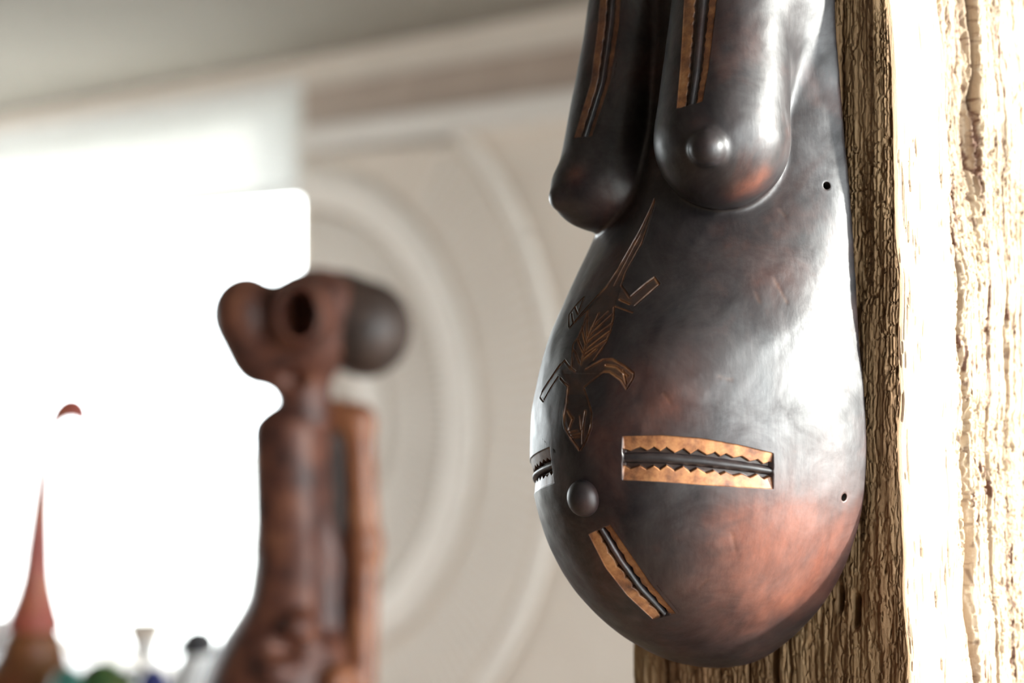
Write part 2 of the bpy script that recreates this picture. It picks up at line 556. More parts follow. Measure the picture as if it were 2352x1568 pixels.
# patches where the dark stain has worn to red or orange wood: photo px, radius (m), amount
WEAR = [((1760, 1190), .030, .75), ((1870, 1270), .040, .85), ((1780, 1330), .035, .75), ((1640, 1340), .030, .4),
        ((1930, 1220), .03, .6), ((1700, 1440), .03, .25), ((1735, 425), .010, 1.0), ((1700, 445), .008, .6), ((1760, 400), .007, .7),
        ((1400, 1040), .015, .25), ((1560, 880), .025, .3), ((1800, 640), .02, .3), ((1330, 400), .007, .8),
        ((1420, 455), .015, .35), ((1560, 960), .02, .25), ((1890, 1050), .02, .15)]
_wp = ray_hit([w[0] for w in WEAR])
def wear_of(v):
    w = np.zeros(len(v))
    for c, (_, r, am) in zip(_wp, WEAR):
        w += .85 * am * np.exp(-((v - c) ** 2).sum(1) / (2 * (r * .62) ** 2))
    return np.clip(w, 0, 1.2)

def tri(x):
    return 1 - np.abs((x % 1) * 2 - 1)
push_pts = []
push_liz = []
def grid_faces(ni, nj):
    i, j = np.meshgrid(np.arange(ni - 1), np.arange(nj - 1), indexing='ij')
    a = (i * nj + j).ravel()
    return np.stack([a, a + nj, a + nj + 1, a + 1], 1)

def band(G, ea, eb, ni, nj, teeth, rawamt, depth=.0042, label=None, seed=0, tooth=.09, soft=False):
    """carved strip; G coarse surface grid covering [-ea,1+ea] x [-eb,1+eb]"""
    A, B = np.meshgrid(np.linspace(0, 1, ni), np.linspace(0, 1, nj), indexing='ij')
    P = bilerp(G, A, B).reshape(-1, 3)
    P, Nn = onto(P)
    s = (A * (1 + 2 * ea) - ea).ravel(); v = (B * (1 + 2 * eb) - eb).ravel()
    rr = np.random.default_rng(seed)
    jit = np.interp(s * teeth, np.arange(-3, teeth + 4), rr.uniform(-.22, .22, teeth + 7))
    amp = np.interp(s * teeth, np.arange(-3, teeth + 4), rr.uniform(.6, 1.15, teeth + 7))
    tr = tri(s * teeth + jit)
    if soft: tr = np.sqrt(np.clip(tr, 0, 1))
    b1 = .25 + tooth * amp * tr
    tr2 = tri(s * teeth + .5 + jit * .8)
    if soft: tr2 = np.sqrt(np.clip(tr2, 0, 1))
    b2 = .75 - tooth * amp * tr2
    w = .012
    top = 1 - sstep(b1 - w, b1 + w, v)
    bot = sstep(b2 - w, b2 + w, v)
    strip = np.where(v < .5, -.0004 - .0016 * np.clip(v / .34, 0, 1), -.0004 - .0016 * np.clip((1 - v) / .34, 0, 1))
    rod = -depth + (depth - .0006) * np.sqrt(np.clip(1 - ((v - .5) / .115) ** 2, 0, 1))
    floor = np.maximum(-depth + 0 * v, rod)
    st_w = np.maximum(top, bot)
    h = strip * st_w + floor * (1 - st_w)
    ins = sstep(-.008, .008, s) * sstep(-.008, .008, 1 - s) * sstep(-.012, .012, v) * sstep(-.012, .012, 1 - v)
    h = h * ins + (1 - ins) * (.00005)
    raw = ins * (st_w * rawamt * (.75 + .5 * np.interp(s, np.linspace(0, 1, 30), rr.uniform(0, 1, 30))) + (1 - st_w) * (np.abs(v - .5) > .125) * .10)
    keep = (s > .01) & (s < .99) & (v > .03) & (v < .97)
    push_pts.append(P[keep])
    return mask_part('scar_band', P + Nn * h[:, None], grid_faces(ni, nj), wear_of(P) * (1 - ins), np.clip(raw, 0, 1), label)

def px_band(ea_poly, eb_poly, n_len, n_wid, teeth, rawamt, **kw):
    ea, eb = .05, .14
    nc, mc = 33, 11
    P0 = resample(ea_poly, nc, ea); P1 = resample(eb_poly, nc, ea)
    t = np.linspace(-eb, 1 + eb, mc)
    Q = P0[:, None, :] * (1 - t)[None, :, None] + P1[:, None, :] * t[None, :, None]
    G = ray_hit(Q.reshape(-1, 2)).reshape(nc, mc, 3)
    return band(G, ea, eb, n_len, n_wid, teeth, rawamt, **kw)

px_band([(1440, 1001), (1530, 999), (1620, 1006), (1710, 1022), (1784, 1040)], [(1440, 1101), (1530, 1105), (1620, 1112), (1710, 1118), (1784, 1122)],
        300, 100, 10, .95, label='horizontal zigzag-edged band with orange wood strips and dark centre rod', seed=1, tooth=.10)
px_band([(1361, 1226), (1400, 1302), (1450, 1366), (1508, 1420)], [(1411, 1204), (1462, 1278), (1506, 1342), (1560, 1406)],
        260, 80, 8, .8, label='sloping band with scalloped orange edges under the navel', seed=2, soft=True, tooth=.10)
px_band([(1583, -60), (1577, 60), (1571, 160), (1563, 250)], [(1662, -60), (1648, 60), (1636, 160), (1622, 234)],
        300, 80, 13, .62, label='upright band of orange wood strips with dark centre groove', seed=3, depth=.003, tooth=.05)
px_band([(1392, -60), (1382, 60), (1366, 190), (1327, 318)], [(1438, -60), (1430, 60), (1410, 190), (1368, 314)],
        280, 70, 12, .35, label='dark upright carved band with a thin jagged groove', seed=4, depth=.003, tooth=.05)

def body_point(th, z):
    a, d, pw = mprof(z)
    c, s_ = np.cos(th), np.abs(np.sin(th))
    e = 2 / pw
    return np.stack([a * np.sign(c) * np.abs(c) ** e, d * s_ ** e, z], -1)
def side_band():
    hit = ray_hit([(1272, 1026), (1282, 1108)])
    def ang(p):
        a, d, pw = mprof(p[2:3]); ths = np.linspace(.2, 3, 2000)
        q = body_point(ths, np.full(2000, p[2]))
        return ths[np.argmin(((q - p) ** 2).sum(1))]
    th0, th1 = ang(hit[0]), ang(hit[1])
    ea, eb = .05, .14
    nc, mc = 33, 11
    A = np.linspace(-ea, 1 + ea, nc)[:, None]; B = np.linspace(-eb, 1 + eb, mc)[None, :]
    TH = (th0 * (1 - B) + th1 * B) + A * .62
    Z = hit[0, 2] * (1 - B) + hit[1, 2] * B - .016 * A
    G = body_point(TH.ravel(), Z.ravel()).reshape(nc, mc, 3)
    return band(G, ea, eb, 300, 90, 11, .30, label='pale toothed band wrapping the far side of the belly', seed=5, tooth=.11)
side_band()

# lizard engraved between chest and navel: strokes in photo pixels, traced onto the surface
LIZ = [
 [(1512, 458), (1470, 545), (1428, 620), (1402, 658), (1355, 709), (1319, 752)],
 [(1512, 462), (1482, 560), (1447, 622), (1436, 655), (1455, 683), (1491, 652), (1512, 637), (1523, 653), (1467, 702)],
 [(1432, 688), (1455, 699)], [(1423, 704), (1462, 718)], [(1480, 540), (1440, 615), (1420, 655)],
 [(1351, 682), (1337, 722), (1330, 704), (1317, 722), (1317, 750)], [(1323, 720), (1327, 743), (1359, 713)], [(1351, 682), (1330, 704)],
 [(1419, 706), (1419, 727), (1412, 759), (1400, 790), (1373, 827)],
 [(1359, 713), (1350, 745), (1337, 774), (1326, 791), (1322, 840)],
 [(1384, 720), (1359, 775), (1346, 824), (1344, 836)],
 [(1359, 775), (1414, 722)], [(1357, 786), (1416, 742)], [(1352, 806), (1410, 760)], [(1349, 816), (1400, 782)], [(1347, 828), (1378, 802)],
 [(1368, 752), (1405, 716)],
 [(1359, 715), (1358, 770)], [(1346, 750), (1354, 790)], [(1336, 778), (1348, 808)], [(1326, 802), (1340, 832)],
 [(1355, 847), (1394, 825), (1416, 824), (1444, 840), (1464, 856), (1464, 866), (1448, 893), (1435, 872), (1409, 854), (1396, 854), (1351, 888)],
 [(1440, 850), (1446, 880)], [(1400, 838), (1425, 842), (1450, 862)],
 [(1307, 827), (1284, 857), (1262, 890), (1250, 912)], [(1297, 836), (1272, 872), (1254, 900)], [(1292, 865), (1273, 893), (1258, 921)], [(1250, 912), (1258, 921)],
 [(1307, 827), (1320, 845), (1330, 852)], [(1297, 868), (1313, 886), (1310, 924), (1304, 952), (1307, 980), (1321, 1008), (1340, 1033)],
 [(1351, 893), (1360, 916), (1369, 949), (1366, 980), (1356, 1011), (1344, 1032)],
 [(1352, 944), (1346, 980), (1345, 1018)], [(1340, 955), (1343, 985)],
 [(1311, 942), (1323, 961), (1314, 988)], [(1317, 992), (1333, 989)], [(1320, 999), (1341, 996)], [(1324, 1004), (1339, 1002)],
]
LIZ_FILL = [   # lightly lowered, browner areas: outline polygons
 [(1512, 458), (1470, 545), (1402, 658), (1359, 713), (1337, 774), (1322, 840), (1300, 850), (1313, 886), (1304, 952), (1321, 1008), (1340, 1034), (1356, 1011), (1369, 949), (1351, 890), (1396, 854), (1352, 846), (1373, 827), (1400, 790), (1419, 727), (1425, 690), (1447, 622), (1482, 560)],
 [(1436, 655), (1455, 683), (1491, 652), (1512, 637), (1523, 653), (1467, 702), (1428, 690)],
 [(1355, 847), (1394, 825), (1416, 824), (1444, 840), (1464, 856), (1464, 866), (1448, 893), (1435, 872), (1409, 854), (1396, 854), (1351, 888)],
]
def inpoly(P, poly):
    x, y = P[:, 0], P[:, 1]; r = np.zeros(len(P), bool)
    for (x0, y0), (x1, y1) in zip(poly, poly[1:] + poly[:1]):
        c = (y0 > y) != (y1 > y)
        r ^= c & (x < (x1 - x0) * (y - y0) / (y1 - y0 + 1e-12) + x0)
    return r
def lizard():
    # strip following the lizard down the belly, in angle / height
    zs = np.linspace(.092, -.080, 600)
    cen = np.interp(zs, [-.08, -.055, -.02, .03, .092], [1.50, 1.52, 1.50, 1.50, 1.55])
    hr_ = np.interp(zs, [-.08, -.062, -.045, -.03, -.015, .035, .05, .092], [.14, .16, .27, .42, .52, .58, .40, .22])
    hl_ = np.interp(zs, [-.08, -.062, -.045, -.03, .03, .05, .092], [.14, .20, .60, .75, .62, .35, .22])
    w = np.linspace(-1, 1, 460)
    TH = cen[:, None] + np.where(w[None, :] > 0, hl_[:, None], hr_[:, None]) * w[None, :]
    P = body_point(TH, np.repeat(zs[:, None], 460, 1)).reshape(-1, 3)
    P, Nn = onto(P)
    dmin = np.full(len(P), 1.0); 
    flat = [q for l in LIZ for q in l]
    hit = ray_hit(flat); k = 0
    for l in LIZ:
        H = hit[k:k + len(l)]; k += len(l)
        for a, b in zip(H[:-1], H[1:]):
            m = (np.minimum(a[2], b[2]) - .003 < P[:, 2]) & (P[:, 2] < np.maximum(a[2], b[2]) + .003)
            if m.any():
                dmin[m] = np.minimum(dmin[m], rcone(P[m], a, b, 0, 0))
    px = proj(P)
    view = ((CAML - P) * Nn).sum(1) > 0
    fill = np.zeros(len(P))
    for poly in LIZ_FILL:
        fill = np.maximum(fill, inpoly(px, poly) & view)
    fill2 = fill.reshape(600, 460)
    for _ in range(5):
        q = np.pad(fill2, 1, 'edge')
        fill2 = (q[:-2, 1:-1] + q[2:, 1:-1] + q[1:-1, :-2] + q[1:-1, 2:] + 2 * q[1:-1, 1:-1]) / 6
    fill = fill2.ravel()
    groove = np.exp(-(dmin / .00046) ** 2)
    ridge = np.exp(-((dmin - .0008) / .00035) ** 2)
    rr = np.random.default_rng(3)
    gj = np.interp(P[:, 2] * 400 + P[:, 0] * 170, np.arange(-120, 120), rr.uniform(.45, 1.2, 240))
    W = np.repeat(w[None, :], 600, 0).ravel(); T = np.repeat(np.linspace(-1, 1, 600)[:, None], 460, 1).ravel()
    edge = np.minimum(1 - np.abs(W), (1 - np.abs(T)) * 2)
    seat = sstep(0, .16, edge)
    h = .00004 + seat * (-.00085 * groove * gj + .00015 * ridge - .00028 * fill)
    push_liz.append(P[(edge > .17)])
    head = fill * (P[:, 2] < -.018)
    h = h - .0005 * head
    raw = np.clip(.75 * groove * gj + .10 * fill * gj * (1 - .6 * (P[:, 2] < -.03)) + .25 * ridge * fill * gj, 0, .8)
    return mask_part('lizard_carving', P + Nn * h[:, None], grid_faces(600, 460), wear_of(P), raw, 'lizard engraved in fine orange-brown lines between chest and navel')
lizard()

# body mesh: sunk below the carved bands and the two nail holes
holes_px = [(1907, 427), (1947, 1141)]
hp = ray_hit(holes_px)
hp, hn = onto(hp)
pp = np.concatenate(push_pts)
kd = KDTree(len(pp))
for i, q in enumerate(pp): kd.insert(q, i)
kd.balance()
lo, hi = pp.min(0) - .002, pp.max(0) + .002
cand = np.where(((mv > lo) & (mv < hi)).all(1))[0]
push = np.zeros(len(mv))
for i in cand:
    if kd.find(mv[i])[2] < .0011: push[i] = .0062
pl = push_liz[0][::4]
kl = KDTree(len(pl))
for i, q in enumerate(pl): kl.insert(q, i)
kl.balance()
for i in np.where(((mv > pl.min(0) - .002) & (mv < pl.max(0) + .002)).all(1))[0]:
    if kl.find(mv[i])[2] < .0010: push[i] = max(push[i], .0022)
dead = np.zeros(len(mv), bool)
for c in hp:
    dead |= np.linalg.norm(mv - c, axis=1) < .0031
bodyv = mv - mn * push[:, None]
bq = mq[~dead[mq].any(1)]
SCR = [((1801, 483), (1812, 498)), ((1786, 640), (1816, 694)), ((1690, 1222), (1697, 1262)), ((1796, 1396), (1832, 1350)), ((1612, 1350), (1632, 1330)),
       ((1540, 690), (1552, 720)), ((1745, 672), (1752, 692)), ((1880, 1330), (1893, 1320)), ((1660, 865), (1690, 872)), ((1530, 900), (1548, 925))]
sh = ray_hit([q for l in SCR for q in l])
scr = np.zeros(len(mv))
for i in range(len(SCR)):
    scr = np.maximum(scr,   .07 * np.exp(-(rcone(mv, sh[2 * i], sh[2 * i + 1], 0, 0) / .0010) ** 2))
bodyv = bodyv - mn * (scr * .003)[:, None]
mask_part('body', bodyv, bq, wear_of(mv), scr)

M_hole = simple_mat('bored_wood_dark', (.010, .006, .005), (.02, .012, .008), 60, .8)
for c, nn in zip(hp, hn):
    R, K = [], 28
    t1 = unit(np.cross(nn, [0, 0, 1])[None])[0]; t2 = np.cross(nn, t1)
    ring = [(.0058, 0), (.0048, 0), (.0036, 0), (.00250, 0), (.00232, -.00005), (.00222, -.0004), (.0021, -.009), (.0001, -.0095)]
    for r, h in ring:
        for k in range(K):
            a = 2 * math.pi * k / K
            R.append(c + t1 * r * math.cos(a) + t2 * r * math.sin(a) + nn * h)
    R = np.array(R)
    R2, _ = onto(R[:4 * K])
    offs = np.repeat([.00005, .00005, .00006, .00006], K)
    R[:4 * K] = R2 + nn * offs[:, None]
    fs = [(i * K + k, i * K + (k + 1) % K, (i + 1) * K + (k + 1) % K, (i + 1) * K + k) for i in range(len(ring) - 1) for k in range(K)]
    raw = np.repeat([0, 0, 0, 0, .08, .06, 0, 0], K)
    o = mask_part('nail_hole', R, fs, wear_of(R), raw, 'small round nail hole near the mask edge')
    o.data.materials.append(M_hole)
    mi = np.zeros(len(o.data.polygons), np.int32); mi[5 * K:] = 1
    o.data.polygons.foreach_set('material_index', mi)

# domed navel knob
nv = ray_hit([(1352, 1142)]); nv, nvn = onto(nv)
def dome(c, nn, r, up, name, label):
    K, J = 48, 18
    t1 = unit(np.cross(nn, [0, 0, 1])[None])[0]; t2 = np.cross(t1, nn)
    V = []
    for j in range(J + 1):
        a = math.pi * .62 * j / J
        for k in range(K):
            b = 2 * math.pi * k / K
            rr = r * max(math.sin(a), .0005)
            V.append(c + (t1 * math.cos(b) * rr + t2 * math.sin(b) * rr * 1.08) + nn * (up + r * .80 * math.cos(a)))
    fs = [(j * K + k, j * K + (k + 1) % K, (j + 1) * K + (k + 1) % K, (j + 1) * K + k) for j in range(J) for k in range(K)]
    fs = [f[::-1] for f in fs]
    return mask_part(name, np.array(V), fs, np.zeros(len(V)), np.zeros(len(V)), label)
dome(nv[0], nvn[0], .0098, .0012, 'navel_knob', 'smooth black round knob at the navel')

# ------------------------------------------------------------------ weathered timber post
def make_post():
    UL, UR, DEP = -.083, .1195, .205
    qf = np.arange(0, UR - UL, .0005); qr = np.arange(0, .165, .0005)
    # perimeter coordinate: face id, position
    cols = [('f', q) for q in qf] + [('r', q) for q in qr] + [('r', q) for q in np.linspace(.17, DEP, 6)] + \
           [('b', q) for q in np.linspace(.01, UR - UL, 12)] + [('l', q) for q in np.linspace(.01, DEP - .002, 40)]
    zz = np.concatenate([np.linspace(-CAMH + .002, -.25, 14), np.arange(-.245, .245, .00075), np.linspace(.25, CEIL - CAMH - .002, 10)])
    face = np.array([c[0] for c in cols]); q = np.array([c[1] for c in cols])
    nc, nz = len(cols), len(zz)
    Q, Z = np.meshgrid(q, zz, indexing='ij')
    fc = np.repeat(face[:, None], nz, 1)
    fine = ((zz > -.249) & (zz < .249)).astype(float)[None, :]
    zc = np.clip(Z, -.25, .25)
    ur = UR - .0345 * zc + .0022 * fbm(Z * 14, Z * 0 + 3.3, 50, 3)
    wL = UR - UL
    # undeformed outline
    u = np.where(fc == 'f', UL + Q / wL * (ur - UL), np.where(fc == 'r', ur, np.where(fc == 'b', ur - Q / wL * (ur - UL), UL)))
    n = np.where(fc == 'f', 0.0, np.where(fc == 'r', -Q, np.where(fc == 'b', -DEP, -DEP + Q)))
    nu = np.where(fc == 'r', 1.0, np.where(fc == 'l', -1.0, 0.0)); nn = np.where(fc == 'f', 1.0, np.where(fc == 'b', -1.0, 0.0))
    # wobbly chamfered front right edge
    dF = np.where(fc == 'f', ur - u, np.where(fc == 'r', -n, 1.0))
    cw = .0075 + .003 * fbm(Z * 22, Z * 0 + .7, 61, 3)
    ch = np.clip(1 - dF / cw, 0, 1)
    cut = cw * .42 * ch ** 1.2
    # relief -------------------------------------------------
    along = np.where(fc == 'f', u, 10 + n * -1)
    # fibres
    h = .0007 * fbm(along * 260, Z * 9, 70, 3) + .0007 * fbm(along * 70 + .6 * vnoise(Z * 20, Z * 0, 5), Z * 5, 73, 3)
    # checks: weathering splits the wood into small upright blocks
    def blocks(fx, fz, seed, gx, gz):
        x = along * fx +   .45 * vnoise(Z * 22, along * 18, seed) + .18 * vnoise(Z * 190, along * 60, seed + 1)
        ci = np.floor(x); fxr = x - ci
        rt = np.random.default_rng(seed).uniform(0, 1, 4096)
        y = Z * fz * (.6 + .8 * rt[ci.astype(int) % 4096]) + 40 * rt[(ci.astype(int) * 7 + 3) % 4096] + .35 * vnoise(along * 900, Z * 80, seed + 2)
        ri = np.floor(y); fyr = y - ri
        k = (ci * 131 + ri * 17).astype(int)
        r1, r2, r3 = rt[k % 4096], rt[(k * 3 + 11) % 4096], rt[(k * 5 + 29) % 4096]
        gapx = (1 - sstep(gx * .5, gx, np.minimum(fxr, 1 - fxr))) * (.25 + .75 * (r1 > .35))
        gapz = (1 - sstep(gz * .5, gz, np.minimum(fyr, 1 - fyr))) * (r2 > .30)
        return np.maximum(gapx, .8 * gapz), r3
    crk, bh = blocks(430, 120, 81, .22, .14)
    crk2, bh2 = blocks(150, 30, 181, .10, .03)
    hc = sstep(.50, .62, vnoise(along * 640 + vnoise(Z * 200, along * 90, 85), Z * 120, 84))
    hc = np.maximum(hc, .7 * sstep(.58, .68, vnoise(along * 190, Z * 520 + vnoise(along * 400, Z * 60, 86), 87)))
    zone = sstep(-.35, .35, fbm(along * 24, Z * 12, 88, 3))
    isf = (fc == 'f'); isr = (fc == 'r')
    hf = h - .0010 * crk * (.15 + .85 * zone) - .0010 * crk2 - .0024 * hc * (.3 + .7 * zone) + .0005 * (bh - .5) + .0004 * (bh2 - .5)
    # a few long deep splits and slots on the front face (u, z0, z1, width, depth)
    for (su, z0, z1, w, dpt) in ((.0310, -.245, -.150, .0020, .010), (.0425, -.245, -.120, .0010, .006), (.0790, -.163, -.143, .0016, .012),
                                 (.0895, -.172, -.146, .0020, .012), (-.055, -.25, -.17, .0015, .006), (.012, -.25, -.19, .0012, .005)):
        x = u - su - .0012 * vnoise(Z * 60, Z * 0 + su * 90, 90)
        g = np.exp(-(x / w) ** 2) * sstep(z0, z0 + .006, Z) * (1 - sstep(z1 - .008, z1, Z))
        hf = hf - dpt * g * isf
    # right face: smoother sawn strip near the edge, then crevices
    wq = np.where(isr, Q, 0.0)
    rough2 = sstep(.055, .068, wq)
    pit = sstep(.47, .57, vnoise(along * 800, Z * 85 + vnoise(along * 300, Z * 30, 96), 97)) * sstep(-.1, .45, fbm(along * 55, Z * 11, 98, 3)) * isr
    hr = .35 * h - .0024 * pit
    hr = hr * (1 - rough2) + rough2 * (1.3 * h - .0022 * crk * zone - .0020 * crk2 - .0016 * hc * zone + .0008 * (bh - .5))
    c1 = .0690 + .0075 * (-Z / .2) + .0028 * fbm(Z * 18, Z * 0 + 9, 101, 3)
    w1 = .0022 + .0016 * fbm(Z * 13, Z * 0 + 4, 104, 2)
    hr = hr - .026 * np.exp(-((wq - c1) / np.maximum(w1, .0012)) ** 2)
    c2 = .1010 + .002 * fbm(Z * 16, Z * 0 + 2, 107, 3)
    hr = hr - .018 * np.exp(-((wq - c2) / .0012) ** 2) * sstep(-.6, .1, fbm(Z * 9, Z * 0 + 8, 110, 2))
    c3 = .1230 + .003 * fbm(Z * 14, Z * 0 + 6, 113, 3)
    hr = hr - .007 * np.exp(-((wq - c3) / .0022) ** 2) * sstep(-.3, .3, fbm(Z * 12, Z * 0 + 1, 116, 2))
    # hollow where a splinter has come away at the top
    zt = sstep(.02, .14, Z)
    hol = zt * sstep(.066, .072, wq + .012 * (1 - zt)) * (1 - sstep(.090, .099, wq - .006 * zt))
    hr = hr - .011 * hol * (1 + .25 * fbm(along * 70, Z * 30, 119, 3))
    hgt = np.where(isf, hf, np.where(isr, hr, .001 * fbm(along * 60, Z * 6, 122, 3))) * (.25 + .75 * fine)
    # keep corners closed
    dcorn = np.minimum(np.where(isf, np.minimum(u - UL, ur - u), 1), np.where(isr, np.minimum(Q, DEP - Q), 1))
    hgt = np.minimum(hgt, .0018)
    nu2 = nu.copy(); nn2 = nn.copy()
    t = np.clip(1 - dF / .006, 0, 1) * .5
    nu2 = np.where(isf, t * 1.414 * .7, np.where(isr, 1 - t * .3, nu2)); nn2 = np.where(isf, 1 - t * .3, np.where(isr, t * 1.414 * .7, nn2))
    hgt = hgt * np.clip(.35 + dcorn / .004, 0, 1)
    u2 = u + nu2 * hgt - cut * S2; n2 = n + nn2 * hgt - cut * S2
    V = np.stack([u2, n2 - .0022, Z], -1).reshape(-1, 3)
    i, j = np.meshgrid(np.arange(nc), np.arange(nz - 1), indexing='ij')
    a = (i * nz + j).ravel(); b = (((i + 1) % nc) * nz + j).ravel()
    fs = np.stack([a, b, b + 1, a + 1], 1)
    shade_stain = np.clip(.62 * hol * (.7 + .5 * fbm(along * 60, Z * 20, 140, 3)) + 1.0 * np.exp(-((wq - c1) / .0030) ** 2) * isr + 1.0 * pit + .85 * np.exp(-((wq - c2) / .0016) ** 2) * isr + .45 * np.exp(-((wq - c3) / .0026) ** 2) * isr + .6 * rough2 * hc * isr, 0, 1).ravel()  # shade of hollow, crevices and pits painted dark, along with pore stain
    o = mesh_np('timber_post', to_world(V) , fs, M_post, None, True, {'shade_stain': shade_stain, 'pale': (.40 * isr * sstep(.0, .006, wq)).ravel()})  # pale: sunlit brightness of the right face put into its colour
    me = o.data
    me.flip_normals()
    loc = Vector((CX, CY, 0)) + Vector((S2 * .02 + S2 * .1, -S2 * .02 + S2 * .1, 0))
    me.transform(Matrix.Translation(-loc)); o.location = loc
    return tag(o, 'rough weathered oak post with deep cracks behind the carved mask', 'post')
make_post()

# ------------------------------------------------------------------ wall disc relief
def wall_pt(px, py, t=T1):
    k = (px - 1176) / F
    Y = t / S2 / (1 + k)
    return (Y - k * Y) * S2, -(py - 784) / F * Y      # s, z(rel camera)
DS, DZ = wall_pt(712, 950)
disc = empty('wall_relief_disc', st(DS, T1 - .03, CAMH + DZ))
tag(disc, 'large pale plaster disc of concentric ribbed rings on beige wall', 'wall relief')
LIM = WIN_S0 - .012 - DS           # the disc is cut off where the wall ends
ZLIM = .545 - DZ - .004
def ring_part(name, r0, r1, proud, mat, parent):
    bm = bmesh.new(); K = 120
    prev = None; segs = []
    for k in range(K + 1):
        a = 2 * math.pi * k / K
        pts = []
        for r in (r0, r1):
            s_, z_ = r * math.cos(a), r * math.sin(a)
            pts.append((min(s_, LIM), min(z_, ZLIM)))
        segs.append(pts)
    prof = lambda p0, p1: [(p0, .0), (p0, proud * .8), ((p0[0] * .85 + p1[0] * .15, p0[1] * .85 + p1[1] * .15), proud),
                           ((p0[0] * .15 + p1[0] * .85, p0[1] * .15 + p1[1] * .85), proud), (p1, proud * .8), (p1, .0)]
    last = None
    for pts in segs:
        row = [bm.verts.new(ROOM_ROT @ Vector((p[0], .03 - h, p[1]))) for p, h in prof(*pts)]
        if last:
            for i in range(5): bm.faces.new((last[i], last[i + 1], row[i + 1], row[i]))
        last = row
    bmesh.ops.remove_doubles(bm, verts=bm.verts, dist=1e-5)
    return bm_obj(name, bm, mat, parent, True)
PXM = 5.0 / F
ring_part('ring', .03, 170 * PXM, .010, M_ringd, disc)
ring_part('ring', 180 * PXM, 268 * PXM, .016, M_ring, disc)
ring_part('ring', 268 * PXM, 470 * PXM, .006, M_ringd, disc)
mid = ring_part('ring', 470 * PXM, 560 * PXM, .022, M_ring, disc)
ring_part('ring', 560 * PXM, 770 * PXM, .010, M_panelwall, disc)
ring_part('ring', 770 * PXM, 800 * PXM, .016, M_ring, disc)
def rib_mesh(r0, r1, w, proud):
    bm = bmesh.new()
    I = Matrix.Identity(3)
    box_bm(bm, (r0, -proud, -w / 2), (r1, 0, w / 2), w * .25, I)
    me = bpy.data.meshes.new('rib'); bmesh.ops.recalc_face_normals(bm, faces=bm.faces); bm.to_mesh(me); bm.free()
    me.materials.append(M_ring); return me
def ribs(r0, r1, count, w, base, proud, mat=M_ring):
    me = rib_mesh(r0, r1, w, proud); me.materials[0] = mat
    for k in range(count):
        a = 2 * math.pi * (k + .5) / count
        if r1 * math.cos(a) > LIM - .01 or r1 * math.sin(a) > ZLIM - .01: continue
        o = bpy.data.objects.new('rib', me); col.objects.link(o); o.parent = disc
        M = ROOM_ROT.to_4x4() @ Matrix.Translation((0, .03 - base, 0)) @ Matrix.Rotation(-a, 4, 'Y')
        o.matrix_local = M
ribs(300 * PXM, 455 * PXM, 150, .013, .006, .010, M_ring)
ribs(590 * PXM, 750 * PXM, 170, .016, .010, .006, M_ring)

# ------------------------------------------------------------------ table with carvings by the window
tb = empty('display_table', st(2.7, 1.62, 0))
tag(tb, 'long brown wooden table carrying the carvings by the window', 'table')
def tchild(name, lo, hi, bev=.004):
    o = room_box(name, lo, hi, M_table, tb, bev); o.matrix_parent_inverse = Matrix.Translation(tb.location).inverted(); return o
TZ = .75
tchild('tabletop', (1.45, 1.22, TZ - .035), (4.3, 2.02, TZ))
for s_ in (1.52, 4.23):
    for t_ in (1.29, 1.95):
        tchild('leg', (s_ - .035, t_ - .035, 0), (s_ + .035, t_ + .035, TZ - .035))
tchild('apron', (1.56, 1.28, TZ - .12), (4.19, 1.30, TZ - .035), .002)
tchild('apron', (1.56, 1.94, TZ - .12), (4.19, 1.96, TZ - .035), .002)

def figure_mat(name, c1, c2, c3, rough):
    m, nt, p = new_mat(name)
    f = noise(nt, 22, 5, .6)
    nt.links.new(ramp(nt, f, [(.36, c1), (.52, c2), (.75, c3)]), p.inputs['Base Color'])
    p.inputs['Roughness'].default_value = rough
    bump(nt, p, noise(nt, 60, 4, .6), .4, .002)
    return m
M_fig = figure_mat('figure_redbrown_wood', (.045, .017, .013), (.11, .038, .024), (.25, .10, .055), .5)
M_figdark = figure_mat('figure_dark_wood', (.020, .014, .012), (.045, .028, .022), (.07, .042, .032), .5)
M_figor = figure_mat('figure_orange_wood', (.16, .055, .026), (.26, .10, .048), (.36, .16, .08), .4)

# carved standing figure: coordinates in metres from photo pixels at its distance
FY = 2.4
def fp(px, py, dy=0.0):
    return ((px - 1176) * FY / F, FY + dy, CAMH - (py - 784) * FY / F)
kf = FY / F
fig = empty('carved_figure', (fp(690, 0)[0], FY, TZ))
tag(fig, 'tall red-brown carved wooden figure with hollow eye standing by the window', 'sculpture')
def sdf_part(name, sdf, lo, hi, h, mat, root, label=None):
    v, q = surface_net(sdf, lo, hi, h)
    o = mesh_np(name, v - np.array(root.location), q, mat, root)
    if label: o['label'] = label
    return o
def fig_head(p):
    f = ellipsoid(p, fp(700, 755), (118 * kf, .075, 128 * kf))
    f = smin(f, ellipsoid(p, fp(570, 722, -.015), (84 * kf, .055, 92 * kf)), .014)
    f = smin(f, ellipsoid(p, fp(608, 815, -.005), (80 * kf, .05, 76 * kf)), .03)
    f = smin(f, ellipsoid(p, fp(740, 690, -.01), (80 * kf, .06, 72 * kf)), .02)
    f = smin(f, rcone(p, fp(690, 830), fp(700, 960), 66 * kf, 62 * kf), .02)
    # brow and eye rim, hollow eye, mouth
    f = smin(f, np.abs(np.linalg.norm((p - np.array(fp(708, 722, -.062))) * [1, .7, .85], axis=1) - 56 * kf) - .007, .012)
    f = smax(f, -ellipsoid(p, fp(706, 722, -.078), (46 * kf, .060, 58 * kf)), .006)
    f = smax(f, -ellipsoid(p, fp(682, 872, -.052), (34 * kf, .026, 24 * kf)), .006)
    return f
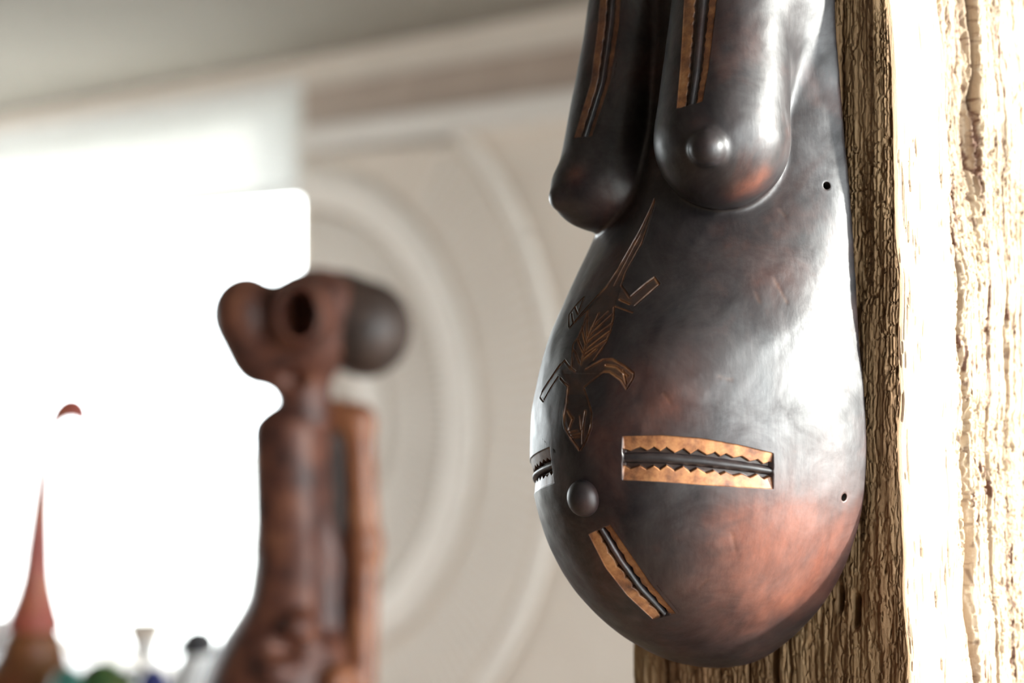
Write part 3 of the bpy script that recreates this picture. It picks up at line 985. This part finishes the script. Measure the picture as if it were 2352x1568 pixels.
sdf_part('head', fig_head, fp(440, 1000, -.14), fp(860, 590, .12), .004, M_fig, fig)
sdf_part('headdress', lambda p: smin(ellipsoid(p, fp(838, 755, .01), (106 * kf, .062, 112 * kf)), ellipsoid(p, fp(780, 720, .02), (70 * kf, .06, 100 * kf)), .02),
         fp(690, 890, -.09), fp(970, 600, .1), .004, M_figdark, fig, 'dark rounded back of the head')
def fig_torso(p):
    f = rcone(p, fp(672, 1000), fp(680, 1290), 84 * kf, 86 * kf)
    f = smin(f, rcone(p, fp(618, 992, -.01), fp(628, 1230, -.01), 34 * kf, 36 * kf), .02)
    f = smin(f, rcone(p, fp(690, 1300), fp(640, 1620), 92 * kf, 165 * kf), .04)
    f = smin(f, rcone(p, fp(640, 1600), fp(660, 1900), 165 * kf, 150 * kf), .05)
    f = smin(f, ellipsoid(p, fp(702, 1418, -.075), (40 * kf, .03, 36 * kf)), .012)
    f = smin(f, ellipsoid(p, fp(655, 1512, -.085), (50 * kf, .032, 44 * kf)), .012)
    f = smax(f, -rcone(p, fp(770, 1000, -.035), fp(775, 1420, -.045), 34 * kf, 44 * kf), .012)
    f = smax(f, -ellipsoid(p, fp(680, 1465, -.10), (40 * kf, .03, 22 * kf)), .01)
    return smax(f, TZ + .022 - p[:, 2], .004)
sdf_part('torso', fig_torso, (fp(420, 0)[0], FY - .16, TZ + .015), (fp(860, 0)[0], FY + .14, fp(0, 880)[2]), .005, M_fig, fig)
def fig_arm(p):
    f = rcone(p, fp(822, 965, .01), fp(838, 1250, 0), 34 * kf, 36 * kf)
    f = smin(f, rcone(p, fp(838, 1250), fp(832, 1640, -.02), 36 * kf, 32 * kf), .02)
    f = smin(f, rcone(p, fp(770, 955, .02), fp(820, 970, .01), 40 * kf, 34 * kf), .02)
    return smin(f, ellipsoid(p, fp(786, 1545, -.07), (40 * kf, .035, 46 * kf)), .02)
sdf_part('arm', fig_arm, (fp(690, 0)[0], FY - .14, fp(0, 1740)[2]), (fp(920, 0)[0], FY + .09, fp(0, 880)[2]), .004, M_figor, fig, 'paler orange-brown arm hanging beside the torso')
sdf_part('gap_shade', lambda p: rcone(p, fp(765, 985, .035), fp(775, 1640, .035), 52 * kf, 60 * kf), (fp(680, 0)[0], FY - .02, fp(0, 1720)[2]), (fp(850, 0)[0], FY + .09, fp(0, 920)[2]), .005, M_figdark, fig, 'dark slab standing in for the shaded gap between torso and arm')  # added dark slab, paints the shade behind the gap
bm = bmesh.new()
bmesh.ops.create_cone(bm, cap_ends=True, segments=40, radius1=.135, radius2=.13, depth=.022)
o = bm_obj('base', bm, M_figdark, fig); o.location = (0, 0, .011)

# long-necked reddish figurine
GY = 3.1
def gp(px, py, dy=0.0):
    return ((px - 1176) * GY / F, GY + dy, CAMH - (py - 784) * GY / F)
kg = GY / F
M_red = figure_mat('figurine_red_lacquer', (.40, .085, .075), (.50, .13, .09), (.55, .24, .10), .35)
M_orange = figure_mat('figurine_orange_lacquer', (.20, .065, .03), (.27, .11, .04), (.30, .075, .05), .4)
def tube(name, pts, radii, mat, parent, K=16):
    P = [np.array(p, float) for p in pts]; V = []
    n = len(P)
    for i in range(n):
        t = P[min(i + 1, n - 1)] - P[max(i - 1, 0)]; t /= np.linalg.norm(t)
        a = np.cross(t, [0, 1, 0]); a /= np.linalg.norm(a); b = np.cross(t, a)
        for k in range(K):
            w = 2 * math.pi * k / K
            V.append(P[i] + radii[i] * (a * math.cos(w) + b * math.sin(w)))
    fs = [(i * K + k, i * K + (k + 1) % K, (i + 1) * K + (k + 1) % K, (i + 1) * K + k) for i in range(n - 1) for k in range(K)]
    V = np.array(V)
    caps = len(V); V = np.vstack([V, P[0], P[-1]])
    fs += [(caps, (k + 1) % K, k, caps) for k in range(0)]
    o = mesh_np(name, V - np.array(parent.location), fs, mat, parent)
    return o
def catmull(pts, n):
    P = np.array(pts, float); P = np.vstack([2 * P[0] - P[1], P, 2 * P[-1] - P[-2]])
    out = []
    for i in range(1, len(P) - 2):
        for t in np.linspace(0, 1, n, endpoint=(i == len(P) - 3)):
            a, b, c, d = P[i - 1:i + 3]
            out.append(.5 * (2 * b + (c - a) * t + (2 * a - 5 * b + 4 * c - d) * t * t + (3 * b - a - 3 * c + d) * t ** 3))
    return np.array(out)
bird = empty('long_necked_figurine', (gp(70, 0)[0], GY, TZ))
tag(bird, 'reddish figurine with long thin neck ending in a hooked tip', 'figurine')
pr = catmull([(*gp(75, 1440), 70), (*gp(82, 1345), 40), (*gp(87, 1250), 30), (*gp(94, 1150), 22), (*gp(103, 1060), 17), (*gp(120, 985), 17), (*gp(142, 947), 27), (*gp(167, 938), 32), (*gp(187, 954), 24), (*gp(202, 985), 2)], 8)
tube('neck', pr[:, :3], np.maximum(pr[:, 3], 1) * kg, M_red, bird)
sdf_part('figurine_body', lambda p: smin(smin(ellipsoid(p, gp(72, 1500), (74 * kg, .06, 84 * kg)), ellipsoid(p, gp(45, 1570, .02), (112 * kg, .07, 70 * kg)), .03), rcone(p, gp(60, 1570), (gp(60, 0)[0], GY, TZ + .055), 60 * kg, 62 * kg), .03),
         (gp(-120, 0)[0], GY - .11, TZ - .03), (gp(200, 0)[0], GY + .13, gp(0, 1390)[2]), .006, M_orange, bird, 'orange-brown swollen body of the figurine')

# low painted figurines and a cup beside it
def blob_thing(name, label, cat, px, py, Y, parts, mat):
    k = Y / F
    X = (px - 1176) * k
    root = empty(name, (X, Y, TZ)); tag(root, label, cat)
    for pn, sdf, m, rad, top in parts(X, Y, k):
        sdf_part(pn, sdf, (X - rad, Y - rad, TZ - .006), (X + rad, Y + rad, top), .005, m, root)
    return root
M_green = figure_mat('painted_green', (.03, .10, .05), (.09, .17, .04), (.22, .25, .06), .4)
M_teal = figure_mat('painted_teal', (.03, .16, .16), (.05, .22, .18), (.10, .28, .16), .4)
M_blue = figure_mat('painted_blue', (.03, .045, .20), (.05, .07, .30), (.08, .10, .34), .4)
M_white = simple_mat('glazed_white', (.80, .79, .77), (.84, .83, .81), 8, .3)
M_black = simple_mat('painted_black', (.03, .03, .035), (.05, .048, .052), 20, .4)
def zp(py, Y): return CAMH - (py - 784) * Y / F
def turtle(X, Y, k):
    top = zp(1517, Y)
    body = lambda p: smax(ellipsoid(p, (X, Y, TZ), (.075, .07, top - TZ)), TZ - p[:, 2], .004)
    head = lambda p: smax(ellipsoid(p, (X - .055, Y - .03, TZ + .05), (.04, .035, zp(1522, Y) - TZ - .05)), TZ - p[:, 2], .004)
    yield 'shell', body, M_green, .12, top + .01
    yield 'neck', head, M_teal, .13, top + .01
blob_thing('domed_figurine', 'low green and yellow domed figurine beside the reddish figurine', 'figurine', 238, 1540, 2.95, turtle, None)
def bluebird(X, Y, k):
    t1 = zp(1530, Y)
    yield 'body', (lambda p: smax(smin(ellipsoid(p, (X, Y, TZ + .03), (.045, .035, t1 - TZ - .03)), ellipsoid(p, (X + .045, Y, TZ + .025), (.045, .03, .055)), .02), TZ - p[:, 2], .004)), M_blue, .11, t1 + .012
    yield 'beak', (lambda p: rcone(p, (X - .03, Y, t1 - .012), (X - .065, Y - .01, t1 - .022), .010, .003)), M_black, .11, t1 + .012
blob_thing('blue_figurine', 'small dark blue figurine beside the black-headed bird', 'figurine', 352, 1540, 2.72, bluebird, None)
def duck(X, Y, k):
    hz = zp(1478, Y)
    yield 'body', (lambda p: smax(smin(ellipsoid(p, (X - .005, Y, TZ + .065), (.058, .05, .075)), rcone(p, (X, Y, TZ + .1), (X + .005, Y, hz - .012), .042, .026), .03), TZ - p[:, 2], .004)), M_white, .11, hz + .03
    yield 'head', (lambda p: smin(ellipsoid(p, (X + .002, Y - .004, hz), (.031, .03, .027)), rcone(p, (X - .02, Y, hz - .004), (X - .045, Y - .012, hz - .012), .010, .004), .01)), M_black, .11, hz + .04
blob_thing('black_headed_bird', 'white bird figurine with a rounded black head', 'figurine', 453, 1480, 2.95, duck, None)

def goblet(px, Y, label, ytop, rad, name, cat, mat_rim):
    k = Y / F; X = (px - 1176) * k; H = zp(ytop, Y) - TZ
    root = empty(name, (X, Y, TZ)); tag(root, label, cat)
    prof = [(.0, 0), (.036, 0), (.036, .006), (.010, .014), (.008, H * .45), (.014, H * .52), (rad * .62, H * .62), (rad * .86, H * .84), (rad, H), (rad - .003, H), (rad * .80, H * .83), (rad * .55, H * .64), (.0, H * .58)]
    def lathe(nm, pr, mat):
        K = 32
        V = [(r * math.cos(2 * math.pi * q / K), r * math.sin(2 * math.pi * q / K), z) for r, z in ((max(a, .0003), b) for a, b in pr) for q in range(K)]
        fs = [(i * K + q, i * K + (q + 1) % K, (i + 1) * K + (q + 1) % K, (i + 1) * K + q) for i in range(len(pr) - 1) for q in range(K)]
        return mesh_np(nm, V, fs, mat, root)
    lathe('cup', prof, M_white)
    lathe('rim_band', [(rad * .87, H * .86), (rad * .93, H * .86), (rad + .002, H + .001), (rad - .002, H + .002)], mat_rim)
    return root
M_sand = simple_mat('sand_glaze', (.55, .42, .30), (.62, .50, .38), 12, .4)
goblet(333, 3.35, 'pale stemmed cup with a sand-coloured rim band', 1432, .036, 'stemmed_cup', 'cup', M_sand)
goblet(2, 3.35, 'white rounded vase half hidden behind the reddish figurine', 1425, .034, 'white_vase', 'vase', M_white)
